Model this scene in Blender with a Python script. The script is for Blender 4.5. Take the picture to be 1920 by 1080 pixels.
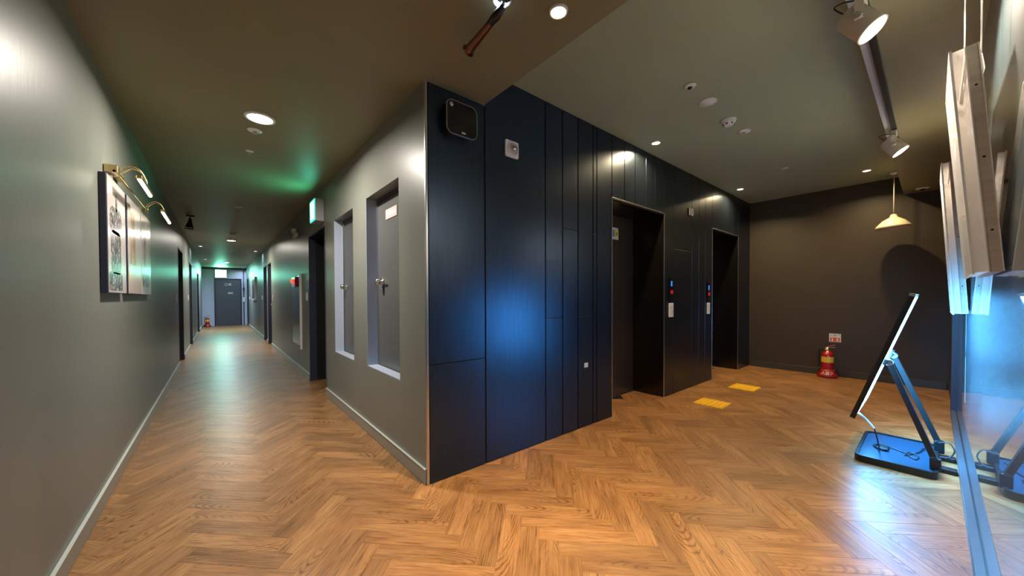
import bpy, bmesh, math, random
from mathutils import Vector, Matrix
R = math.radians
random.seed(7)
scene = bpy.context.scene
for o in list(bpy.data.objects):
    bpy.data.objects.remove(o)
COL = scene.collection

# ------------------------------------------------------------------ camera
F_PX, CY_PX, CAM_H = 660.4, 567.76, 1.15
YAW, PITCH, ROLL = R(39.85), R(-0.86), R(-0.197)
cam_data = bpy.data.cameras.new('camera')
cam = bpy.data.objects.new('camera', cam_data)
COL.objects.link(cam)
fw = Vector((math.sin(YAW)*math.cos(PITCH), math.cos(YAW)*math.cos(PITCH), math.sin(PITCH)))
rt = Vector((math.cos(YAW), -math.sin(YAW), 0))
up = rt.cross(fw)
rt2 = math.cos(ROLL)*rt + math.sin(ROLL)*up
up2 = -math.sin(ROLL)*rt + math.cos(ROLL)*up
m3 = Matrix((rt2, up2, -fw)).transposed()
cam.matrix_world = Matrix.Translation((0, 0, CAM_H)) @ m3.to_4x4()
cam_data.sensor_fit = 'HORIZONTAL'
cam_data.sensor_width = 36
cam_data.lens = F_PX/1920*36
cam_data.shift_y = (CY_PX-540)/1920
cam_data.clip_start = 0.01
cam_data.clip_end = 100
scene.camera = cam

# ------------------------------------------------------------------ world, exposure
world = bpy.data.worlds.new('world')
scene.world = world
world.use_nodes = True
world.node_tree.nodes['Background'].inputs[0].default_value = (0.0, 0.0, 0.0, 1)
scene.view_settings.view_transform = 'Standard'
scene.view_settings.look = 'None'
scene.view_settings.exposure = 0.0
scene.view_settings.gamma = 1.0
scene.view_settings.use_curve_mapping = False

# light levels (each lamp is built in its fixture below)
CORRIDOR_W, END_W = 50, 95
WARM_W, COOL_W, ELEV_W, PEND_W = 21, 3.5, 26, 16
TRACK_W = 175
REAR_W = 110
PICTURE_W = 6
C_NEUT = (1.0, 0.93, 0.82)
C_WARM = (1.0, 0.72, 0.38)
C_COOL = (0.62, 0.80, 1.0)

# ------------------------------------------------------------------ room numbers (metres)
XL, XR, YE, YG = -0.505, 0.973, 1.976, -0.147
C1, C2, XB, YN = 2.458, 2.699, 6.82, 19.38
YR = -5.0                       # corridor goes on behind the camera
TX, TY = 1.405, 0.262          # edges of the raised lobby ceiling

# ------------------------------------------------------------------ materials
MATS = {}
def mat(name, base=(.5, .5, .5), rough=.5, metal=0., ior=1.5, emit=None, estr=0., bump=0., bscale=200., var=0., vscale=3., coat=0., trans=0., stretch=(1, 1, 1), alpha=1.):
    m = bpy.data.materials.new(name)
    m.use_nodes = True
    nt = m.node_tree
    b = nt.nodes['Principled BSDF']
    b.inputs['Base Color'].default_value = (*base, 1)
    b.inputs['Roughness'].default_value = rough
    b.inputs['Metallic'].default_value = metal
    b.inputs['IOR'].default_value = ior
    b.inputs['Coat Weight'].default_value = coat
    b.inputs['Transmission Weight'].default_value = trans
    b.inputs['Alpha'].default_value = alpha
    if emit:
        b.inputs['Emission Color'].default_value = (*emit, 1)
        b.inputs['Emission Strength'].default_value = estr
    if var or bump:
        tc = nt.nodes.new('ShaderNodeTexCoord')
        mp = nt.nodes.new('ShaderNodeMapping')
        mp.inputs['Scale'].default_value = stretch
        nt.links.new(tc.outputs['Object'], mp.inputs['Vector'])
    if var:
        n = nt.nodes.new('ShaderNodeTexNoise')
        n.inputs['Scale'].default_value = vscale
        n.inputs['Detail'].default_value = 6
        nt.links.new(mp.outputs[0], n.inputs['Vector'])
        r = nt.nodes.new('ShaderNodeValToRGB')
        r.color_ramp.elements[0].position = .3
        r.color_ramp.elements[1].position = .7
        r.color_ramp.elements[0].color = (*[c*(1-var) for c in base], 1)
        r.color_ramp.elements[1].color = (*[min(1, c*(1+var)) for c in base], 1)
        nt.links.new(n.outputs['Fac'], r.inputs['Fac'])
        nt.links.new(r.outputs['Color'], b.inputs['Base Color'])
    if bump:
        n = nt.nodes.new('ShaderNodeTexNoise')
        n.inputs['Scale'].default_value = bscale
        nt.links.new(mp.outputs[0], n.inputs['Vector'])
        bp = nt.nodes.new('ShaderNodeBump')
        bp.inputs['Strength'].default_value = bump
        bp.inputs['Distance'].default_value = .01
        nt.links.new(n.outputs['Fac'], bp.inputs['Height'])
        nt.links.new(bp.outputs['Normal'], b.inputs['Normal'])
    if name == 'dark_glass':
        b.inputs['Coat Roughness'].default_value = .015
        b.inputs['Coat IOR'].default_value = 4.0
    MATS[name] = m
    return m

mat('wall_paint', (.188, .192, .168), .37, ior=1.42, var=.05, vscale=2.0, bump=.03, bscale=60, stretch=(1, 1, .25))
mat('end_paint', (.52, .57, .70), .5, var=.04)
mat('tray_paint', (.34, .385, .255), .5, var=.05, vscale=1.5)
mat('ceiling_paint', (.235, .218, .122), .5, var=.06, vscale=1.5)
mat('back_paint', (.044, .034, .021), .5, var=.05)
mat('baseboard_paint', (.27, .27, .235), .32)
mat('lit_lip_tone', (.55, .57, .52), .35)  # baseboard's top lip catching light, put in as a paler colour
mat('back_baseboard', (.05, .045, .034), .35)
mat('panel_metal', (.043, .064, .098), .31, .93, var=.07, vscale=6, stretch=(8, 8, .6), bump=.02, bscale=90)
mat('panel_backing', (.006, .006, .007), .6)
mat('steel_black', (.055, .05, .045), .22, .9)
mat('navy_frame', (.028, .03, .055), .35)
mat('door_grey', (.10, .103, .105), .38, var=.05)
mat('door_far', (.07, .077, .095), .4)
mat('door_bronze', (.17, .135, .115), .34, .9)
mat('chrome', (.8, .8, .8), .12, 1.)
mat('silver', (.62, .63, .66), .28, 1.)
mat('brass', (.78, .6, .3), .25, 1.)
mat('copper', (.22, .10, .065), .32, .9)
mat('black', (.012, .012, .013), .35)
mat('black_gloss', (.004, .004, .005), .08)
mat('white', (.8, .8, .78), .4)
mat('white_enamel', (.78, .75, .70), .3)
mat('grey_plastic', (.45, .46, .48), .4)
mat('dark_glass', (.05, .075, .085), .38, ior=1.6, coat=1.)
mat('glass_frame', (.10, .115, .135), .38, .5)
mat('frame_wood', (.52, .45, .36), .5, var=.12, vscale=8, stretch=(1, 1, 6))
mat('acrylic', (.80, .77, .75), .07, ior=1.49, alpha=.42)
mat('acrylic_edge', (.85, .83, .8), .2)
mat('wire', (.75, .72, .66), .3, .6)
mat('red', (.42, .008, .012), .25, coat=.5)
mat('red_dark', (.32, .008, .010), .4)
mat('yellow_label', (.75, .52, .05), .5)
mat('tactile_yellow', (.85, .48, .01), .5, var=.06, vscale=30)
mat('plate_pink', (.62, .48, .45), .5)
mat('lining_cool_tone', (.42, .48, .60), .4)  # pale niche lining, with the cool light's blue put into its colour
mat('plate_red', (.6, .1, .08), .5)
mat('sticker_yellow', (.8, .8, .08), .5)
mat('sticker_blue', (.25, .35, .6), .5)
mat('shade', (.72, .6, .38), .5)
mat('tray_top', (.012, .045, .085), .35)
mat('sleeve', (.7, .6, .66), .5)
mat('green_face', (.05, .5, .35), .4, emit=(.12, 1.0, .62), estr=9.)
mat('green_border', (.02, .4, .25), .4, emit=(.02, .8, .42), estr=3.)
mat('exit_white', (.9, .95, .95), .4, emit=(.55, 1.0, .85), estr=14.)
mat('light_panel', (.1, .4, .8), .4, emit=(.10, .48, 1.0), estr=50.)
mat('lamp_neutral', (1, 1, 1), .4, emit=C_NEUT, estr=25.)
mat('lamp_warm', (1, 1, 1), .4, emit=(1, .75, .42), estr=22.)
mat('lamp_cool', (1, 1, 1), .4, emit=C_COOL, estr=22.)
mat('lamp_track', (1, 1, 1), .4, emit=(1, .9, .76), estr=30.)
mat('lamp_tube', (1, 1, 1), .4, emit=(1, .86, .62), estr=10.)
mat('lamp_soft', (1, .9, .7), .4, emit=(1, .75, .45), estr=2.)
mat('display_blue', (0, .05, .2), .3, emit=(.05, .3, 1.), estr=.8)
mat('display_red', (.2, 0, 0), .3, emit=(1., .02, .05), estr=1.0)
mat('indicator_red', (.5, 0, 0), .3, emit=(1., .08, .05), estr=2.)

def wood():
    m = bpy.data.materials.new('floor_oak')
    m.use_nodes = True
    nt = m.node_tree
    N, Lk = nt.nodes.new, nt.links.new
    b = nt.nodes['Principled BSDF']
    at = N('ShaderNodeAttribute'); at.attribute_name = 'puv'
    ar = N('ShaderNodeAttribute'); ar.attribute_name = 'prand'
    oi = N('ShaderNodeObjectInfo')
    ad = N('ShaderNodeMath'); ad.operation = 'ADD'
    Lk(ar.outputs['Fac'], ad.inputs[0]); Lk(oi.outputs['Random'], ad.inputs[1])
    fr = N('ShaderNodeMath'); fr.operation = 'FRACT'; Lk(ad.outputs[0], fr.inputs[0])
    wn = N('ShaderNodeTexWhiteNoise'); wn.noise_dimensions = '1D'; Lk(fr.outputs[0], wn.inputs['W'])
    off = N('ShaderNodeVectorMath'); off.operation = 'SCALE'; Lk(wn.outputs['Color'], off.inputs[0]); off.inputs['Scale'].default_value = 40
    po = N('ShaderNodeVectorMath'); po.operation = 'ADD'; Lk(at.outputs['Vector'], po.inputs[0]); Lk(off.outputs[0], po.inputs[1])
    def noise(sx, sy, det, dist=0., rough=.6):
        mp = N('ShaderNodeMapping'); mp.inputs['Scale'].default_value = (sx, sy, 1)
        Lk(po.outputs[0], mp.inputs['Vector'])
        n = N('ShaderNodeTexNoise'); n.inputs['Scale'].default_value = 1; n.inputs['Detail'].default_value = det
        n.inputs['Distortion'].default_value = dist; n.inputs['Roughness'].default_value = rough
        Lk(mp.outputs[0], n.inputs['Vector'])
        return n.outputs['Fac']
    def ramp(fac, stops):
        r = N('ShaderNodeValToRGB')
        e = r.color_ramp.elements
        e[0].position, e[0].color = stops[0][0], (*stops[0][1], 1)
        e[1].position, e[1].color = stops[1][0], (*stops[1][1], 1)
        for p, c in stops[2:]:
            x = e.new(p); x.color = (*c, 1)
        Lk(fac, r.inputs['Fac'])
        return r.outputs['Color']
    def mixc(fac, a, c, typ='MIX'):
        x = N('ShaderNodeMix'); x.data_type = 'RGBA'; x.blend_type = typ
        if isinstance(fac, float): x.inputs[0].default_value = fac
        else: Lk(fac, x.inputs[0])
        Lk(a, x.inputs[6])
        if isinstance(c, tuple): x.inputs[7].default_value = (*c, 1)
        else: Lk(c, x.inputs[7])
        return x.outputs[2]
    broad = ramp(noise(3.5, 16, 4, .4), [(.25, (.26, .116, .040)), (.75, (.44, .238, .096)), (.5, (.355, .174, .064))])
    fine = ramp(noise(7, 170, 3), [(.36, (.55, .55, .55)), (.56, (1, 1, 1))])
    c1 = mixc(.75, broad, fine, 'MULTIPLY')
    # cathedral figure: distorted rings, only on some planks and patches
    sm = N('ShaderNodeVectorMath'); sm.operation = 'MULTIPLY'; Lk(at.outputs['Vector'], sm.inputs[0]); sm.inputs[1].default_value = (6.0, 30, 1)
    so = N('ShaderNodeVectorMath'); so.operation = 'MULTIPLY_ADD'; Lk(wn.outputs['Color'], so.inputs[0]); so.inputs[1].default_value = (-4.2, -4.0, 3); Lk(sm.outputs[0], so.inputs[2])
    wv = N('ShaderNodeTexWave'); wv.wave_type = 'RINGS'; wv.rings_direction = 'Z'
    wv.inputs['Scale'].default_value = 1.1; wv.inputs['Distortion'].default_value = 3.2; wv.inputs['Detail'].default_value = 3; wv.inputs['Detail Scale'].default_value = 1.2
    Lk(so.outputs[0], wv.inputs['Vector'])
    fig = ramp(wv.outputs['Fac'], [(.10, (.46, .40, .33)), (.42, (1, 1, 1))])
    msk = ramp(noise(3.2, 9, 2), [(.50, (0, 0, 0)), (.64, (1, 1, 1))])
    c2 = mixc(msk, c1, mixc(.85, c1, fig, 'MULTIPLY'))
    dark = ramp(noise(6, 75, 4), [(.58, (1, 1, 1)), (.70, (.40, .31, .25))])
    c3 = mixc(.8, c2, dark, 'MULTIPLY')
    hsv = N('ShaderNodeHueSaturation')
    mr = N('ShaderNodeMapRange'); mr.inputs['To Min'].default_value = .80; mr.inputs['To Max'].default_value = 1.16
    Lk(wn.outputs['Value'], mr.inputs['Value']); Lk(mr.outputs[0], hsv.inputs['Value'])
    Lk(c3, hsv.inputs['Color'])
    Lk(hsv.outputs[0], b.inputs['Base Color'])
    b.inputs['Roughness'].default_value = .36
    bp = N('ShaderNodeBump'); bp.inputs['Strength'].default_value = .12; bp.inputs['Distance'].default_value = .004
    Lk(noise(8, 150, 3), bp.inputs['Height']); Lk(bp.outputs[0], b.inputs['Normal'])
    MATS['floor_oak'] = m
wood()

def art(name, stops, scale, dist, stretch):
    m = bpy.data.materials.new(name); m.use_nodes = True
    nt = m.node_tree; b = nt.nodes['Principled BSDF']
    tc = nt.nodes.new('ShaderNodeTexCoord'); mp = nt.nodes.new('ShaderNodeMapping')
    mp.inputs['Scale'].default_value = stretch
    nt.links.new(tc.outputs['Object'], mp.inputs['Vector'])
    n = nt.nodes.new('ShaderNodeTexNoise'); n.inputs['Scale'].default_value = scale; n.inputs['Detail'].default_value = 7; n.inputs['Distortion'].default_value = dist
    nt.links.new(mp.outputs[0], n.inputs['Vector'])
    r = nt.nodes.new('ShaderNodeValToRGB'); e = r.color_ramp.elements
    e[0].position, e[0].color = stops[0][0], (*stops[0][1], 1)
    e[1].position, e[1].color = stops[1][0], (*stops[1][1], 1)
    for p, c in stops[2:]:
        x = e.new(p); x.color = (*c, 1)
    nt.links.new(n.outputs['Fac'], r.inputs['Fac']); nt.links.new(r.outputs['Color'], b.inputs['Base Color'])
    b.inputs['Roughness'].default_value = .22
    MATS[name] = m
art('print_grey', [(.42, (.035, .035, .04)), (.62, (.50, .48, .48)), (.52, (.14, .135, .135))], 34, 1.0, (1, 1.6, .8))
art('print_pale', [(.35, (.56, .52, .51)), (.65, (.48, .42, .39))], 3, .3, (1, 1, 1))
art('print_brown', [(.35, (.25, .15, .08)), (.65, (.5, .36, .24))], 6, .6, (1, 2, .6))
art('print_violet', [(.35, (.45, .40, .55)), (.65, (.66, .46, .26))], 7, .8, (1, 1, 1))
art('print_rose', [(.38, (.20, .06, .06)), (.60, (.55, .48, .48))], 4, .5, (1, 1, .7))
art('print_smoke', [(.35, (.34, .30, .30)), (.65, (.60, .55, .53))], 3, .6, (1.5, 1, 1))

# ------------------------------------------------------------------ mesh helpers
ORG = {}                                    # world origin of every object
def box(bm, x0, x1, y0, y1, z0, z1, bev=0., seg=1):
    vs = [bm.verts.new(p) for p in ((x0, y0, z0), (x1, y0, z0), (x1, y1, z0), (x0, y1, z0), (x0, y0, z1), (x1, y0, z1), (x1, y1, z1), (x0, y1, z1))]
    fs = [bm.faces.new([vs[i] for i in f]) for f in ((3, 2, 1, 0), (4, 5, 6, 7), (0, 1, 5, 4), (1, 2, 6, 5), (2, 3, 7, 6), (3, 0, 4, 7))]
    if bev:
        es = list({e for f in fs for e in f.edges})
        bmesh.ops.bevel(bm, geom=es, offset=bev, segments=seg, affect='EDGES', profile=.5)
def lathe(bm, prof, seg=32, at=(0, 0, 0), axis=(0, 0, 1), cap=True):
    """profile of (radius, height) turned about an axis through `at`"""
    a = Vector(axis).normalized()
    q = Vector((0, 0, 1)).rotation_difference(a).to_matrix()
    at = Vector(at)
    rings = []
    for r, z in prof:
        rings.append([bm.verts.new(at + q @ Vector((r*math.cos(2*math.pi*i/seg), r*math.sin(2*math.pi*i/seg), z))) for i in range(seg)])
    for A, B in zip(rings, rings[1:]):
        for i in range(seg):
            j = (i+1) % seg
            f = bm.faces.new((A[i], A[j], B[j], B[i])); f.smooth = True
    if cap:
        bm.faces.new(list(reversed(rings[0]))); bm.faces.new(rings[-1])
def tube(bm, pts, r, seg=10, closed=False):
    pts = [Vector(p) for p in pts]
    rings = []
    prev = None
    for i, p in enumerate(pts):
        d = (pts[min(i+1, len(pts)-1)] - pts[max(i-1, 0)]).normalized()
        n = prev if prev is not None else (Vector((0, 0, 1)) if abs(d.z) < .9 else Vector((1, 0, 0)))
        n = (n - d*n.dot(d)).normalized(); prev = n
        c = d.cross(n)
        rr = r[i] if isinstance(r, (list, tuple)) else r
        rings.append([bm.verts.new(p + rr*(math.cos(2*math.pi*k/seg)*n + math.sin(2*math.pi*k/seg)*c)) for k in range(seg)])
    for A, B in zip(rings, rings[1:]):
        for i in range(seg):
            j = (i+1) % seg
            f = bm.faces.new((A[i], A[j], B[j], B[i])); f.smooth = True
    bm.faces.new(list(reversed(rings[0]))); bm.faces.new(rings[-1])
def smooth_path(pts, n=8):
    pts = [Vector(p) for p in pts]
    out = []
    P = [pts[0]] + pts + [pts[-1]]
    for i in range(1, len(P)-2):
        p0, p1, p2, p3 = P[i-1:i+3]
        for k in range(n):
            t = k/n
            out.append(.5*((2*p1) + (-p0+p2)*t + (2*p0-5*p1+4*p2-p3)*t*t + (-p0+3*p1-3*p2+p3)*t**3))
    out.append(pts[-1])
    return out
def prism(bm, outline, d):
    """closed outline of Vectors extruded by d"""
    A = [bm.verts.new(p) for p in outline]
    B = [bm.verts.new(Vector(p)+Vector(d)) for p in outline]
    bm.faces.new(list(reversed(A))); bm.faces.new(B)
    n = len(A)
    for i in range(n):
        j = (i+1) % n
        bm.faces.new((A[i], A[j], B[j], B[i]))
def rrect(w, h, r, seg=6):
    out = []
    for cx, cy, a0 in ((w/2-r, h/2-r, 0), (-w/2+r, h/2-r, 90), (-w/2+r, -h/2+r, 180), (w/2-r, -h/2+r, 270)):
        for k in range(seg+1):
            a = R(a0 + 90*k/seg)
            out.append((cx+r*math.cos(a), cy+r*math.sin(a)))
    return out
def B(fn, *a, **k):
    bm = bmesh.new(); fn(bm, *a, **k); return bm
def obj(name, bm, m, parent=None, origin=None, smooth_angle=None):
    me = bpy.data.meshes.new(name)
    bmesh.ops.recalc_face_normals(bm, faces=bm.faces)
    if parent is not None:
        org = Vector(ORG[parent.name])
    elif origin is not None:
        org = Vector(origin)
    else:
        xs = [v.co.x for v in bm.verts]; ys = [v.co.y for v in bm.verts]; zs = [v.co.z for v in bm.verts]
        org = Vector(((min(xs)+max(xs))/2, (min(ys)+max(ys))/2, min(zs)))
    bmesh.ops.translate(bm, verts=bm.verts, vec=-org)
    bm.to_mesh(me); bm.free()
    me.materials.append(MATS[m])
    o = bpy.data.objects.new(name, me)
    COL.objects.link(o)
    if parent is not None:
        o.parent = parent
    else:
        o.location = org
    ORG[o.name] = org
    return o
def tag(o, label, cat, group=None):
    o['label'] = label; o['category'] = cat
    if group: o['group'] = group
    return o
def thing(name, label, cat, loc, group=None):
    o = bpy.data.objects.new(name, None)
    o.empty_display_size = .05
    COL.objects.link(o)
    o.location = loc
    ORG[o.name] = Vector(loc)
    return tag(o, label, cat, group)
def struct(name, bm, m, parent=None):
    o = obj(name, bm, m, parent, origin=(0, 0, 0))
    if parent is None: o['kind'] = 'structure'
    return o
def sempty(name, loc=(0, 0, 0)):
    o = bpy.data.objects.new(name, None); COL.objects.link(o); o.location = loc
    ORG[o.name] = Vector(loc); o['kind'] = 'structure'
    return o
def lamp(name, kind, parent, loc, energy, color, size=.1, aim=(0, 0, -1), spread=None, cone=None, blend=.5):
    l = bpy.data.lights.new(name, kind)
    l.energy = energy; l.color = color
    if kind == 'AREA':
        l.shape = 'DISK'; l.size = size
        if spread: l.spread = R(spread)
    else:
        l.shadow_soft_size = size
        if cone: l.spot_size = R(cone); l.spot_blend = blend
    o = bpy.data.objects.new(name, l)
    COL.objects.link(o)
    o.parent = parent
    o.location = Vector(loc) - Vector(ORG[parent.name])
    o.rotation_euler = Vector(aim).to_track_quat('-Z', 'Y').to_euler()
    return o
def text_bm(s, size, thick=.0):
    cu = bpy.data.curves.new('lettering', 'FONT')
    cu.body = s; cu.size = size; cu.extrude = thick; cu.align_x = 'CENTER'; cu.align_y = 'CENTER'
    to = bpy.data.objects.new('lettering', cu); COL.objects.link(to)
    bpy.context.view_layer.update()
    dg = bpy.context.evaluated_depsgraph_get()
    me = bpy.data.meshes.new_from_object(to.evaluated_get(dg))
    bm = bmesh.new(); bm.from_mesh(me)
    bpy.data.objects.remove(to); bpy.data.meshes.remove(me)
    return bm
def place(bm, origin, ex, ey):
    """lay a flat (x, y) mesh into the world on axes ex, ey"""
    ex, ey = Vector(ex).normalized(), Vector(ey).normalized()
    ez = ex.cross(ey)
    M = Matrix((ex, ey, ez)).transposed().to_4x4(); M.translation = Vector(origin)
    bmesh.ops.transform(bm, matrix=M, verts=bm.verts)
    return bm

# ================================================================== FLOOR
floor = struct('floor', B(box, -1.4, 7.0, YR-.3, 19.6, -.06, -.006), 'panel_backing')
L, W = .46, .092
S2 = math.sqrt(.5)
PH = Vector((S2, S2)); QH = Vector((-S2, S2))
OFF = Vector((-0.405, 0.02))
def plank_mesh(length, width):
    bm = bmesh.new()
    g = .0002
    box(bm, g, length-g, g, width-g, -.005, 0)
    top = [e for e in bm.edges if all(abs(v.co.z) < 1e-6 for v in e.verts)]
    bmesh.ops.bevel(bm, geom=top, offset=.0007, segments=1, affect='EDGES')
    bmesh.ops.recalc_face_normals(bm, faces=bm.faces)
    me = bpy.data.meshes.new('plank'); bm.to_mesh(me); bm.free()
    a = me.attributes.new('puv', 'FLOAT_VECTOR', 'POINT')
    for i, v in enumerate(me.vertices): a.data[i].vector = (v.co.x, v.co.y, 0)
    a2 = me.attributes.new('prand', 'FLOAT', 'POINT')
    me.materials.append(MATS['floor_oak'])
    return me
pm = plank_mesh(L, W)
def on_floor(c):
    x, y = c
    return (XL-.35 < x < XR+.35 and YR-.1 < y < YN+.1) or (XR-.1 < x < XB+.3 and YG-.2 < y < YE+.45)
planks = []
for i in range(-110, 320):
    for j in range(-20, 22):
        for kind in (0, 1):
            p = Vector((i*W - j*L, i*W + j*L))
            if kind == 0:
                org, ang = p, 45.
                mid = p + Vector((L/2, W/2))
            else:
                org, ang = p + Vector((L+W, W-L)), 135.
                mid = p + Vector((L+W/2, W-L/2))
            wo = org.x*PH + org.y*QH + OFF
            c = mid.x*PH + mid.y*QH + OFF
            if on_floor(c):
                planks.append((c, wo, ang))
def in_view(c):
    d = Vector((c.x, c.y, -CAM_H)); z = d.dot(fw)
    if z < .3: return False
    px = 960 + F_PX*d.dot(rt)/z; py = CY_PX - F_PX*d.dot(up)/z
    return -150 < px < 1990 and py < 1200 and (XL < c.x < XR or (c.y < YE+.35 and c.x < XB)) and c.x > XL and c.y > YG
seen = sorted([p for p in planks if in_view(p[0])], key=lambda p: p[0].length)
near = seen[:300]
near_ids = {id(p) for p in near}
rest = [p for p in planks if id(p) not in near_ids]
for c, wo, ang in near:
    o = bpy.data.objects.new('plank', pm); COL.objects.link(o)
    o.parent = floor; o.location = (wo.x, wo.y, 0); o.rotation_euler = (0, 0, R(ang))
vb = [tuple(v.co) for v in pm.vertices]; fb = [tuple(p.vertices) for p in pm.polygons]
V, Fc, UV, RN = [], [], [], []
for c, wo, ang in rest:
    n0 = len(V); ca, sa = math.cos(R(ang)), math.sin(R(ang)); r = random.random()
    for v in vb:
        V.append((wo.x + ca*v[0] - sa*v[1], wo.y + sa*v[0] + ca*v[1], v[2])); UV.append((v[0], v[1], 0)); RN.append(r)
    Fc += [tuple(n0+k for k in f) for f in fb]
me = bpy.data.meshes.new('far_planks'); me.from_pydata(V, [], Fc)
a = me.attributes.new('puv', 'FLOAT_VECTOR', 'POINT')
for i, v in enumerate(UV): a.data[i].vector = v
a = me.attributes.new('prand', 'FLOAT', 'POINT')
for i, v in enumerate(RN): a.data[i].value = v
me.materials.append(MATS['floor_oak'])
fp = bpy.data.objects.new('far_planks', me); COL.objects.link(fp); fp.parent = floor; fp['kind'] = 'stuff'

# ================================================================== CEILING
bm = bmesh.new()
box(bm, XL-.3, TX, YR-.3, YE+.001, C1, C1+.5)            # low part over the camera
box(bm, XL-.3, XR+.5, YE+.001, YN+.3, C1, C1+.5)         # corridor
box(bm, TX, XB+.3, YG-.3, TY, C1, C1+.5)                 # low band along the glass
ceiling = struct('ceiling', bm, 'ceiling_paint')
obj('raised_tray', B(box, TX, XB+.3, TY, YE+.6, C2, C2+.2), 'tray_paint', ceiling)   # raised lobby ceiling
trim1 = struct('trim_1', B(box, 1.5, 4.2, .229, TY-.001, C1-.008, C1-.0005, .002), 'grey_plastic')
struct('trim_2', B(box, 4.23, 4.52, .229, TY-.001, C1-.008, C1-.0005, .002), 'grey_plastic')

# ================================================================== WALLS
def wall_with_openings(fixed0, fixed1, y0, y1, top, openings):
    """wall along Y between x=fixed0..fixed1, openings (ya, yb, za, zb)"""
    bm = bmesh.new()
    y = y0
    for ya, yb, za, zb in sorted(openings):
        box(bm, fixed0, fixed1, y, ya, 0, top)
        if za > 0: box(bm, fixed0, fixed1, ya, yb, 0, za)
        if zb < top: box(bm, fixed0, fixed1, ya, yb, zb, top)
        y = yb
    box(bm, fixed0, fixed1, y, y1, 0, top)
    return bm
LD = [(8.08, 9.06, 0, 2.02), (11.0, 12.0, 0, 2.0), (15.0, 16.2, 0, 2.0)]
wall_left = struct('wall_left', wall_with_openings(XL-.3, XL, YR, YN, C1, LD), 'wall_paint')
NICHE = [(2.392, 3.098, .57, 1.99), (3.476, 4.168, .563, 1.988)]
RD = [(4.586, 5.56, 0, 2.005), (10.05, 10.78, 0, 2.01), (11.06, 11.84, 0, 2.01), (18.1, 18.9, 0, 1.99)]
wall_right = struct('wall_right', wall_with_openings(XR, XR+.4, YE+.014, YN, C1, NICHE+RD), 'wall_paint')
struct('wall_rear', B(box, XL-.3, XR+.3, YR-.2, YR, 0, C1), 'wall_paint')
struct('wall_near', B(box, XR, XR+.2, YR, YG-.012, 0, C1), 'wall_paint')
struct('wall_end', B(box, XL-.2, XR+.3, YN, YN+.2, 0, C1), 'end_paint')
struct('trim_3', B(box, XL, XR, YN-.12, YN-.001, C1-.07, C1-.001, .004), 'navy_frame')
struct('wall_back', B(box, XB, XB+.2, YG-.3, YE+.6, 0, C2), 'back_paint')
struct('trim_4', B(box, XR-.004, XR+.012, YE-.004, YE+.012, 0, C1-.001, .002), 'silver')

# elevator wall: dark backing with separate metal panels standing proud of it
E1, E2 = (2.893, 3.915), (5.269, 6.285)
HD = 2.105
bm = bmesh.new()
box(bm, XR+.014, E1[0], YE+.013, 2.40, 0, C2)
box(bm, E1[0], E1[1], YE+.013, 2.40, HD, C2)
box(bm, E1[1], E2[0], YE+.013, 2.40, 0, C2)
box(bm, E2[0], E2[1], YE+.013, 2.40, HD, C2)
box(bm, E2[1], XB, YE+.013, 2.40, 0, C2)
wall_el = struct('wall_elevator', bm, 'panel_backing')
def panel(x0, x1, z0, z1, g=.004):
    obj('wall_panel', B(box, x0+g, x1-g, YE, YE+.0125, z0, z1, .0012), 'panel_metal', wall_el)
cols = [  # x0, x1, bottom z, horizontal seams
    (XR+.013, 1.411, 0, [.734]), (1.411, 1.997, 0, []), (1.997, 2.198, 0, [.980]), (2.198, 2.396, 0, [1.722]), (2.396, 2.605, 0, [.982]),
    (2.605, 2.660, 0, [1.727]), (2.660, E1[0], 0, []),
    (E1[0], 3.108, HD, []), (3.108, 3.302, HD, []), (3.302, 3.511, HD, []), (3.511, 3.700, HD, []), (3.700, E1[1], HD, []),
    (E1[1], 4.137, 0, [.985]), (4.137, 4.630, 0, [1.722]), (4.630, 4.836, 0, [.988]), (4.836, 5.038, 0, [1.727]), (5.038, E2[0], 0, [1.727]),
    (E2[0], 6.037, HD, []), (6.037, E2[1], HD, []), (E2[1], XB-.004, 0, [])]
for x0, x1, z0, seams in cols:
    zs = [z0+.003] + seams + [C2-.002]
    g = .005 if x0 < 3.2 else .003
    if x0 < 1.2: zs[-1] = C2-.002
    for a, b in zip(zs, zs[1:]):
        panel(x0, x1, a+(.0025 if a in seams else 0), b-(.0025 if b in seams else 0), g)
for n, (a, b) in enumerate((E1, E2)):
    obj('header_lip', B(box, a, b, YE-.004, YE+.03, HD-.012, HD+.002, .0015), 'brass' if n < 0 else 'silver', wall_el)
    bm = bmesh.new(); box(bm, a-.001, a+.006, YE+.001, 2.366, 0, HD-.013); obj('door_jamb', bm, 'steel_black', wall_el)
    bm = bmesh.new(); box(bm, b-.006, b+.001, YE+.001, 2.366, 0, HD-.013); obj('door_jamb', bm, 'steel_black', wall_el)
    obj('jamb_edge', B(box, b-.008, b+.002, YE-.003, YE+.004, 0, HD-.013, .001), 'silver', wall_el)
    obj('jamb_edge', B(box, a-.002, a+.008, YE-.003, YE+.004, 0, HD-.013, .001), 'silver', wall_el)
    obj('door_soffit', B(box, a+.006, b-.006, YE+.03, 2.366, HD-.02, HD-.004), 'steel_black', wall_el)
    d = sempty('door_%d' % (n+1), ((a+b)/2, 2.37, 0))
    mid = (a+b)/2
    obj('elevator_leaf', B(box, a+.006, mid-.0015, 2.366, 2.395, .008, HD-.02, .001), 'door_bronze', d)
    obj('elevator_leaf', B(box, mid+.0015, b-.006, 2.366, 2.395, .008, HD-.02, .001), 'door_bronze', d)
    obj('threshold', B(box, a+.006, b-.006, 2.340, 2.366, .0, .007, .001), 'silver', d)

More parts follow.
